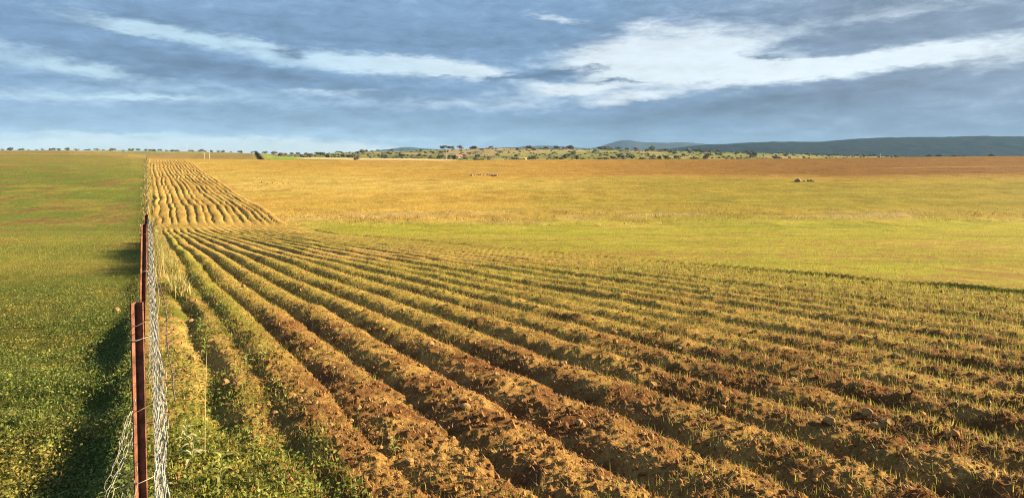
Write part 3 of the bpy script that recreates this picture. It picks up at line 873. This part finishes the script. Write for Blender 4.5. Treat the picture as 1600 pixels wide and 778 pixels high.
HEAD = math.atan(FS)                         # the fence heads this much left of +Y
_posts = [(2.9, 1.06, .037), (7.0, .975, .042), (11.2, .70, .045)]
_pt = {}
def top_at(Y):
    """height of the netting top along the fence"""
    ys = [1.0] + [p[0] for p in _posts] + [15.5]
    zs = [1.10] + [p[1] for p in _posts] + [gz(*fence_pt(15.5), False) + 1.45]
    if Y < 15.5: return float(np.interp(Y, ys, zs))
    return gz(*fence_pt(Y), False) + 1.42
def build_posts():
    r = random.Random(3)
    ys = [p[0] for p in _posts]
    y = 15.5
    while y < 330: ys.append(y); y += 4.4 if y < 60 else 6.5
    gen = angle_post(1.45, .048)
    for i, y in enumerate(ys):
        x, yy = fence_pt(y, [-.012, -.045, -.03][i] if i < 3 else -.03); g = gz(x, yy, False)
        if i < 3:
            me = angle_post(_posts[i][1] - g, _posts[i][2]); rz = HEAD + [.12, .05, -.2][i]; lean = (0.0, [-.02, .015, .02][i])
        else:
            me = gen; rz = HEAD + r.uniform(-.4, .4); lean = (r.uniform(-.04, .04), r.uniform(-.04, .04))
        o = link('post', me, FENCE, np.array((x, yy, g)) - FL)
        o.rotation_euler = (lean[0], lean[1], rz)
        if i < 3:
            hgt = _posts[i][1] - g
            for q, hh in enumerate(([.09, .16, .46, .78, 1.05] if i == 0 else [.1, .5])):
                z = hgt - hh; s = _posts[i][2] / math.sqrt(2)
                pts = [(-s - .004, .02, z - .006 * (q % 2)), (-s - .006, -s / 2 - .008, z + .004), (-.2 * s, -s / 2 - .012, z - .010 + .008 * (q % 2)), (s + .012, -s / 2 - .008, z + .006), (s + .03, .0, z + .002), (.012, s / 2 + .01, z + .004), (-s - .004, .02, z - .004)]
                v, f = polyline_tube(pts, .0018, 5)
                link('tie_wire', np_mesh('tie_wire', v, f, M_DARKW if q % 2 == 0 else M_ZINC, True), o)
build_posts()

def hex_net(s0, s1, hf, cell, rad, warp, name, mat=M_ZINC, base=None):
    """hexagonal netting from fence depth s0 to s1; warp(Y, t) -> sideways offset; t is 0 at the foot, 1 at the top"""
    n = math.hypot(1, FS)
    dx = cell; dy = cell * .9
    rows = int(hf / dy); colsn = int((s1 - s0) * n / dx)
    i, j = np.meshgrid(np.arange(colsn), np.arange(rows)); i = i.ravel(); j = j.ravel()
    # each cell contributes a twisted upright and two slants
    bx = (i + .5 * (j % 2)) * dx; by = j * dy
    def pt(a, b):
        Y = s0 + a / n; t = np.clip(b / hf, 0, 1)
        off = warp(Y, t)
        x = -FS * Y + off / n; y = Y + off * FS / n
        g = np.interp(Y, _gy, _gg); tp = np.interp(Y, _gy, _gt)
        z = g + .02 + (tp - g - .03) * t + .010 * vnoise(a / .06, b / .06, 77)
        return np.stack([x, y, z], 1)
    A = pt(bx, by + dy * .22); B = pt(bx, by + dy * .78); Cc = pt(bx - dx / 2, by + dy * 1.22); D = pt(bx + dx / 2, by + dy * 1.22)
    ok = (j < rows - 1)
    v1, f1 = tubes(A, B, rad * 1.35, 3); v2, f2 = tubes(B[ok], Cc[ok], rad, 3); v3, f3 = tubes(B[ok], D[ok], rad, 3)
    v, f = join([(v1, f1), (v2, f2), (v3, f3)])
    return link(name, np_mesh(name, v - FL, f, mat), FENCE)
_gy = np.concatenate([np.linspace(1, 20, 96), np.linspace(20.5, 332, 400)])
_gg = ground_h(-FS * _gy, _gy, False); _gt = np.array([top_at(y) for y in _gy])
def warp(Y, t):
    # slack netting bellying out to the field side, creased and sagging
    return .040 + .026 * fbm(Y / .55, t * 1.3, 91, 3) + .045 * (1 - t) * (0.6 + fbm(Y / 1.4, t * .8, 92, 2)) + .02 * fbm(Y / .12, t * 6, 93, 2)
hex_net(1.3, 15.0, 1.30, .050, .0007, warp, 'netting')
hex_net(15.0, 60.0, 1.35, .12, .0030, lambda Y, t: .05 + .06 * fbm(Y / 1.5, t * 1.5, 94, 2), 'netting')
hex_net(60.0, 322.0, 1.3, .42, .008, lambda Y, t: .05 + .1 * fbm(Y / 4, t * 1.5, 95, 2), 'netting')

def strand(frac, v, rad, mat, y0, y1, wob, name='wire_strand', sag=.05):
    ys = np.concatenate([np.arange(y0, 16, .12), np.arange(16, y1, 2.0)]) if y1 > 16 else np.arange(y0, y1, .06)
    g = np.interp(ys, _gy, _gg); tp = np.interp(ys, _gy, _gt)
    off = v + wob * fbm(ys / .5, ys * 0, 96 + int(frac * 10), 3)
    n = math.hypot(1, FS)
    pts = np.stack([-FS * ys + off / n, ys + off * FS / n, g + (tp - g) * frac - sag * np.abs(np.sin(ys * 1.1)) * .3], 1) - FL
    vv, ff = polyline_tube(pts, rad, 4)
    o = link(name, np_mesh(name, vv, ff, mat, True), FENCE)
    return o
strand(.99, .045, .0014, M_ZINC, 2.3, 322, .02)
strand(.50, .060, .0020, M_DARKW, 1.2, 60, .02)
def barbed():
    s = strand(.93, .078, .0022, M_DARKW, 1.9, 60, .015, 'barbed_wire')
    ys = np.arange(2.0, 20, .13); n = math.hypot(1, FS)
    P = []; Q = []
    for k, y in enumerate(ys):
        g = np.interp(y, _gy, _gg); tp = np.interp(y, _gy, _gt)
        off = .078 + .015 * float(fbm(np.array([y / .5]), np.array([0.0]), 96 + 9, 3)[0])
        c = np.array([-FS * y + off / n, y + off * FS / n, g + (tp - g) * .93 - .05 * abs(math.sin(y * 1.1)) * .3]) - FL
        for a in (0, 1.6):
            d = np.array([math.cos(a + k), .3 * math.sin(k), math.sin(a + k)]) * .014
            P.append(c - d); Q.append(c + d)
    v, f = tubes(P, Q, .0016, 4)
    tag(link('barbs', np_mesh('barbs', v, f, M_DARKW), s), kind='stuff')
barbed()

def loose_flap():
    """torn end of the netting curling out on the pasture side of the near post"""
    cell = .046; P = []; Q = []
    x0, y0 = fence_pt(2.9); g = gz(x0, y0, False)
    n = math.hypot(1, FS); d = np.array([-FS / n, 1 / n, 0]); r = np.array([1 / n, FS / n, 0])
    def pt(a, b):
        # a: 0 at the post .. 1 outer edge ; b height
        edge = .115 * math.sin(min(1, max(0, (.97 - b) / .36)) * 1.57) + .02 * math.sin(b * 23)
        off = -.035 - a * edge * (1 + .1 * math.sin(b * 31 + a * 4))
        fwd = .02 - .13 * a + .05 * math.sin(a * 5 + b * 9)
        z = b - .05 * a + .015 * math.sin(a * 9 + b * 17)
        return np.array([x0, y0, g]) + r * off + d * fwd + np.array([0, 0, z])
    nc = 6
    for j in range(23):
        for i in range(nc):
            a = (i + .5 * (j % 2)) / (nc - .5); b = .02 + j * cell * .9
            if b > .93 - .10 * a: continue
            A = pt(a, b + .008); B = pt(a, b + cell * .72); P.append(A); Q.append(B)
            for s in (-.5, .5):
                a2 = a + s / (nc - .5)
                if -0.01 <= a2 <= 1.05: P.append(B); Q.append(pt(a2, b + cell * .9 + .008))
    v, f = tubes(P, Q, .0012, 4)
    link('loose_netting', np_mesh('loose_netting', v - FL, f, M_ZINC), FENCE)
loose_flap()

# ------------------------------------------------------------------ loose soil clods, straw litter, seedlings
def scatter(n, y0, y1, p, r0, r1):
    """points in the viewing fan with density falling off as Y**-p (per square metre)"""
    u = rng.random(n); e = 2.0 - p
    Y = (y0 ** e + u * (y1 ** e - y0 ** e)) ** (1 / e) if abs(e) > 1e-6 else y0 * (y1 / y0) ** u
    X = (r0 + (r1 - r0) * rng.random(n)) * Y + rng.uniform(-.3, .3, n)
    return X, Y

def clods():
    X, Y = scatter(18500, 3.2, 22, 1.6, -.62, .88)
    w = row_w(X, Y); ok = ((w > .75) | ((fence_v(X, Y) > .1) & (rng.random(len(X)) < .6))) & (w < 16.5)
    X, Y = X[ok], Y[ok]; n = len(X)
    H = ground_h(X, Y)
    s = .006 + .017 * rng.random(n) ** 2.2 + .014 * (rng.random(n) < .05); s = s * (1 + .4 * ss(8, 20, Y))
    v0, f0 = ico(0)
    V = v0[None] * (s[:, None, None] * rng.uniform(.5, 1.45, (n, 12, 1))) * rng.uniform(.55, 1.15, (n, 1, 3))
    V += np.stack([X, Y, H + s * .3], 1)[:, None, :]
    F = (f0[None] + (np.arange(n) * 12)[:, None, None]).reshape(-1, 3)
    o = link('soil_clods', np_mesh('soil_clods', V.reshape(-1, 3), F, M_CLOD))
    tag(o, 'small reddish brown clods of soil strewn over the ridges', 'soil clods', kind='stuff')
clods()

def blade_arrays(X, Y, Z, h, wd, lean, az, col, seg2):
    """grass blades: bent two-segment ones (3 triangles) or single triangles"""
    n = len(X); B = np.stack([X, Y, Z], 1)
    d = np.stack([np.cos(az), np.sin(az), np.zeros(n)], 1)
    fa = az + math.pi / 2 + rng.uniform(-.9, .9, n)
    s = np.stack([np.cos(fa), np.sin(fa), np.zeros(n)], 1) * (wd / 2)[:, None]
    up = np.array([[0, 0, 1.0]])
    tip = B + up * (h * np.sqrt(np.clip(1 - lean ** 2, .05, 1)))[:, None] + d * (h * lean)[:, None]
    if seg2:
        mid = B + up * (h * .58)[:, None] + d * (h * lean * .28)[:, None]
        V = np.stack([B - s, B + s, mid + s * .75, mid - s * .75, tip], 1).reshape(-1, 3)
        F = (np.array([[0, 1, 2], [0, 2, 3], [3, 2, 4]])[None] + (np.arange(n) * 5)[:, None, None]).reshape(-1, 3)
        C = np.repeat(col, 5, 0)
    else:
        V = np.stack([B - s, B + s, tip], 1).reshape(-1, 3)
        F = np.arange(3 * n).reshape(-1, 3); C = np.repeat(col, 3, 0)
    return V, F, C

def build_blades(name, sets, mat, label, cat):
    Vs, Fs, Cs, o = [], [], [], 0
    for V, F, C in sets:
        Vs.append(V); Fs.append(F + o); Cs.append(C); o += len(V)
    ob = link(name, np_mesh(name, np.concatenate(Vs), np.concatenate(Fs), mat, False, np.concatenate(Cs)))
    tag(ob, label, cat, kind='stuff')
    return ob

def pick(cols, wts, n):
    cols = np.array(cols, np.float32); k = rng.choice(len(cols), n, p=np.array(wts) / sum(wts))
    return cols[k] * 0.8 * rng.uniform(.8, 1.2, (n, 1)).astype(np.float32)

GREENS = [(.24, .27, .04), (.36, .34, .055), (.15, .19, .032), (.50, .40, .12)]
def seedlings():
    sets = []
    # ridged block, near
    X, Y = scatter(95000, 3.2, 24, 1.25, -.62, .9)
    w = row_w(X, Y); patch = fbm(X / 1.6, Y / 1.6, 121, 3)
    dens = .10 + .55 * ss(2.5, 9, w) + .45 * ss(6, 16, Y) + .6 * patch + .9 * gauss(w, 1.27, .2) * ss(5, 10, Y)
    ok = (w > .8) & (w < EDGE) & (rng.random(len(X)) < dens)
    X, Y = X[ok], Y[ok]; w = w[ok]; n = len(X)
    for k in range(2):
        x = X + rng.normal(0, .012, n); y = Y + rng.normal(0, .012, n); H = ground_h(x, y)
        col = pick(GREENS, [3, 4, 1, 3], n)
        sets.append(blade_arrays(x, y, H - .006, rng.uniform(.03, .09, n) * (1 + .35 * ss(4, 12, w)), rng.uniform(.003, .006, n) * (1 + ss(8, 22, Y)), rng.uniform(.05, .7, n), rng.uniform(0, 6.28, n), col, k == 0))
    # further out: single blades, block and green crop
    X, Y = scatter(120000, 16, 84, .6, -.54, .92)
    w = row_w(X, Y); fv = fence_v(X, Y)
    patch = fbm(X / 5.0, Y / 4.0, 122, 3)
    dens = .42 + .22 * ss(EDGE, EDGE + 1, w) + .9 * patch
    ok = (w > .8) & (rng.random(len(X)) < dens)
    X, Y, w = X[ok], Y[ok], w[ok]; n = len(X); H = ground_h(X, Y)
    gr = ss(EDGE - .5, EDGE + .8, w)[:, None]
    col = pick([(.34, .30, .06), (.30, .30, .045), (.46, .36, .10)], [3, 3, 2], n) * (1 - gr) + pick([(.26, .29, .035), (.36, .36, .045), (.46, .40, .07)], [3, 3, 1], n) * gr
    sets.append(blade_arrays(X, Y, H - .01, rng.uniform(.06, .13, n), rng.uniform(.010, .018, n) * (1 + .8 * ss(25, 80, Y)), rng.uniform(.05, .6, n), rng.uniform(0, 6.28, n), col, False))
    build_blades('crop_seedlings', sets, M_GRASS, 'thin green and yellow seedlings sprouting on the furrows and the field', 'seedlings')
seedlings()

def litter():
    X, Y = scatter(100000, 3.1, 26, 1.3, -.6, .88)
    w = row_w(X, Y); ok = (w > .5) & (w < EDGE)
    X, Y = X[ok], Y[ok]; n = len(X); H = ground_h(X, Y)
    col = pick([(.50, .31, .11), (.42, .22, .075), (.66, .48, .24), (.30, .14, .05)], [3, 3, 1, 2], n)
    V, F, C = blade_arrays(X, Y, H + rng.uniform(.0, .012, n), rng.uniform(.018, .05, n), rng.uniform(.004, .008, n) * (1 + ss(8, 24, Y)), rng.uniform(.6, .985, n), rng.uniform(0, 6.28, n), col, False)
    build_blades('straw_litter', [(V, F, C)], M_STRAW, 'dry straw and root litter lying over the turned soil', 'litter')
litter()

def leaf_arrays(X, Y, Z, size, col, tilt=.8):
    """small ground-cover leaves: diamond quads as two triangles, roughly facing up"""
    n = len(X); a = rng.uniform(0, 6.28, n)
    nz = rng.normal(size=(n, 3)) * tilt + np.array([0, 0, 1.0]); nz /= np.linalg.norm(nz, axis=1, keepdims=True)
    u = np.stack([np.cos(a), np.sin(a), np.zeros(n)], 1); u -= nz * (u * nz).sum(1, keepdims=True); u /= np.linalg.norm(u, axis=1, keepdims=True)
    v = np.cross(nz, u); c = np.stack([X, Y, Z], 1); L = size[:, None]
    V = np.stack([c - u * L, c + v * L * .55, c + u * L, c - v * L * .55], 1).reshape(-1, 3)
    F = (np.array([[0, 1, 2], [0, 2, 3]])[None] + (np.arange(n) * 4)[:, None, None]).reshape(-1, 3)
    return V, F, np.repeat(col, 4, 0)

def pasture():
    Y = 3.0 + 15.0 * rng.random(70000) ** 1.6; v = -.02 - rng.random(70000) * (.35 + .17 * Y)
    n_ = math.hypot(1, FS); X = -FS * Y + v / n_; Y2 = Y + v * FS / n_
    H = ground_h(X, Y2)
    patch = fbm(X / .5, Y2 / .5, 131, 3)
    ok = rng.random(len(X)) < .7 + 1.3 * patch
    X, Y2, H = X[ok], Y2[ok], H[ok]; n = len(X)
    hh = rng.uniform(.005, .06, n)
    sets = [leaf_arrays(X, Y2, H + hh, rng.uniform(.007, .015, n) * (1 + .8 * rng.random(n) ** 4), lerp3(pick([(.10, .15, .026), (.16, .21, .038), (.28, .30, .07), (.42, .38, .14)], [4, 5, 2, .5], n), pick([(.30, .28, .05), (.40, .34, .08), (.36, .22, .08)], [3, 2, 1], n), ss(.1, .45, fbm(X / .9, Y2 / 1.4, 133, 3))))]
    Y = 3.0 + 87.0 * rng.random(80000) ** 1.6; v = -.02 - rng.random(80000) * (.4 + .30 * Y)
    X = -FS * Y + v / n_; Y2 = Y + v * FS / n_; H = ground_h(X, Y2); n = len(X)
    sets.append(blade_arrays(X, Y2, H - .01, rng.uniform(.04, .12, n), rng.uniform(.003, .007, n) * (1 + 2.5 * ss(8, 50, Y2)), rng.uniform(.1, .85, n), rng.uniform(0, 6.28, n), lerp3(pick([(.12, .16, .028), (.22, .23, .04), (.34, .30, .07)], [3, 4, 2], n), pick([(.30, .28, .05), (.38, .32, .07)], [3, 2], n), ss(9, 30, Y2)), False))
    build_blades('pasture_grass', sets, M_LEAF, 'short dark green grass and clover of the pasture left of the fence', 'grass')
pasture()

def margin():
    n_ = math.hypot(1, FS); N = 60000
    Y = 3.0 + 22.0 * rng.random(N) ** 1.5; v = rng.uniform(.0, 1.15, N) * (1 + .006 * Y)
    X = -FS * Y + v / n_; Y2 = Y + v * FS / n_
    patch = fbm(X / .8, Y2 / .8, 141, 3)
    dens = .16 + 1.6 * patch + .22 * (1 - ss(4.2, 6.0, Y2)) + .15 * gauss(v, .62, .2)
    ok = rng.random(N) < dens
    X, Y2, v = X[ok], Y2[ok], v[ok]; n = len(X); H = ground_h(X, Y2)
    half = rng.random(n) < .5
    sets = [leaf_arrays(X[half], Y2[half], H[half] + rng.uniform(.005, .06, half.sum()), rng.uniform(.008, .022, half.sum()), pick([(.14, .19, .03), (.22, .25, .04), (.34, .31, .07)], [3, 4, 2], half.sum()))]
    b = ~half; m = b.sum()
    sets.append(blade_arrays(X[b], Y2[b], H[b] - .01, rng.uniform(.025, .09, m), rng.uniform(.003, .006, m) * (1 + ss(8, 22, Y2[b])), rng.uniform(.1, .8, m), rng.uniform(0, 6.28, m), pick([(.24, .27, .04), (.38, .35, .06), (.50, .40, .13)], [3, 4, 2], m), True))
    build_blades('margin_weeds', sets, M_LEAF, 'patchy green weeds on the sandy margin right of the fence', 'weeds')
margin()

def tall_grass():
    n_ = math.hypot(1, FS); N = 42000
    Y = 14 + 48 * rng.random(N) ** 1.3; v = .12 + rng.random(N) ** 1.3 * .75
    clump = fbm(Y / 3.0, v / .8, 151, 3) + .9 * gauss(Y, 30, 11) - .1
    ok = rng.random(N) < .10 + 1.1 * clump
    Y, v, clump = Y[ok], v[ok], clump[ok]; n = len(Y)
    X = -FS * Y + v / n_; Y2 = Y + v * FS / n_; H = ground_h(X, Y2)
    h = rng.uniform(.35, .85, n) * (.7 + .5 * np.clip(clump, 0, 1)) * (1 - .45 * ss(.35, .8, v))
    sets = [blade_arrays(X, Y2, H - .02, h, rng.uniform(.012, .028, n), rng.uniform(.05, .5, n), rng.uniform(0, 6.28, n), pick([(.42, .36, .12), (.50, .40, .17), (.33, .32, .08), (.26, .28, .05)], [3, 3, 2, 1], n), True)]
    # scattered dry stalks along the rest of the fence
    M2 = 2500
    Y = rng.uniform(62, 320, M2); v = rng.normal(.15, .45, M2)
    X = -FS * Y + v / n_; Y2 = Y + v * FS / n_; H = ground_h(X, Y2)
    sets.append(blade_arrays(X, Y2, H - .02, rng.uniform(.25, .8, M2), rng.uniform(.06, .14, M2), rng.uniform(.05, .5, M2), rng.uniform(0, 6.28, M2), pick([(.42, .36, .12), (.26, .24, .08), (.12, .13, .05)], [3, 2, 2], M2), True))
    build_blades('tall_dry_grass', sets, M_STRAW, 'tall straw yellow grass growing thickly along the fence foot', 'tall grass')
tall_grass()

def valley_weeds():
    N = 26000
    X = rng.uniform(-34, 95, N); Y = rng.normal(95, 5.5, N)
    ok = (fence_v(X, Y) > 12) & (rng.random(N) < .02 + 1.5 * fbm(X / 9.0, Y / 2.2, 161, 3) + .4 * fbm(X / 1.2, Y / 1.2, 162, 2))
    X, Y = X[ok], Y[ok]; n = len(X); H = ground_h(X, Y)
    sets = [blade_arrays(X, Y, H - .02, rng.uniform(.12, .45, n), rng.uniform(.05, .13, n), rng.uniform(.1, .8, n), rng.uniform(0, 6.28, n), pick([(.58, .44, .20), (.46, .36, .12), (.24, .22, .07), (.30, .17, .07)], [4, 3, 1, 1], n), False)]
    build_blades('valley_weeds', sets, M_STRAW, 'pale dry weeds in a broken band along the valley floor', 'weeds')
valley_weeds()

# ------------------------------------------------------------------ single weeds and dry stalks near the camera
def leaf_part(L, W, curl, mat, col):
    t = np.linspace(0, 1, 5); wv = W * np.sin(np.clip(t, .04, .98) * math.pi) ** .8
    V = []; F = []
    for k, tt in enumerate(t):
        x = L * tt; z = curl * L * (tt - 1.4 * tt * tt)
        V += [(x, -wv[k], z + wv[k] * .35), (x, 0, z), (x, wv[k], z + wv[k] * .35)]
    for k in range(4):
        a = k * 3
        F += [(a, a + 1, a + 4, a + 3), (a + 1, a + 2, a + 5, a + 4)]
    return np_mesh('leaf', np.array(V), np.array(F), mat, False, np.tile(np.array(col, np.float32), (len(V), 1)))
WLEAF = [leaf_part(.11, .016, .9, M_LEAF, c) for c in ((.22, .27, .05), (.34, .33, .09), (.42, .40, .20))]
wv_, wf_ = polyline_tube([(0, 0, -.02), (.004, 0, .05), (-.004, .006, .11), (.006, 0, .17)], [.004, .0035, .003, .0015], 5)
WSTEM = np_mesh('stem', wv_, wf_, M_LEAF, True, np.tile(np.array((.24, .26, .07), np.float32), (len(wv_), 1)))
def weed(px, py, s, c, label):
    x, y = px_ground(px, py)
    e = empty('weed', (x, y, gz(x, y)), random.uniform(0, 6)); e.scale = (s, s, s)
    link('stem', WSTEM, e)
    for k in range(9):
        o = link('leaf', WLEAF[c], e, (0, 0, .012 + .017 * k)); q = 1 - .05 * k
        o.scale = (q, q, q); o.rotation_euler = (0, -.35 - .07 * k, k * 2.4)
    tag(e, label, 'weed', 'single weeds on the sandy margin')
weed(300, 725, 1.1, 2, 'pale grey-green weed at the bottom beside the netting')
weed(290, 690, .9, 2, 'pale grey-green weed right of the near post, above the lowest one')
weed(320, 545, 1.1, 0, 'bright green weed in the dark rut beside the fence')
weed(313, 515, 1.2, 0, 'upper of the two green weeds in the dark rut')
weed(385, 575, 1.0, 1, 'yellow-green weed between the margin and the first furrow')
weed(345, 760, 1.1, 1, 'yellow-green weed at the bottom edge of the margin')
weed(615, 715, .65, 1, 'bright grass-like weed on the second ridge at the bottom')
weed(410, 560, .9, 1, 'small yellow-green weed on the edge of the first ridge')

def stalk(pts, rad, label):
    pts = np.array(pts); b = pts[0].copy()
    v, f = polyline_tube(pts - b, rad, 5)
    o = link('dry_stalk', np_mesh('dry_stalk', v, f, M_STRAW, True, np.tile(np.array((.62, .52, .28), np.float32), (len(v), 1))), None, b)
    tag(o, label, 'stalk')
x, y = px_ground(320, 716); z = gz(x, y)
stalk([(x, y, z - .01), (x - .003, y + .01, z + .22), (x + .002, y + .01, z + .5), (x + .014, y + .0, z + .76)], [.0028, .0024, .002, .0013], 'tall thin pale upright stalk right of the netting')
x, y = px_ground(283, 711); x2, y2 = px_ground(396, 718)
stalk([(x, y, gz(x, y) + .07), ((x + x2) / 2, (y + y2) / 2, max(gz((x + x2) / 2, (y + y2) / 2) + .06, gz(x2, y2) + .05)), (x2, y2, gz(x2, y2) + .05)], [.002, .0022, .0018], 'thin pale straw lying level across the weeds at the bottom')
name_queue()
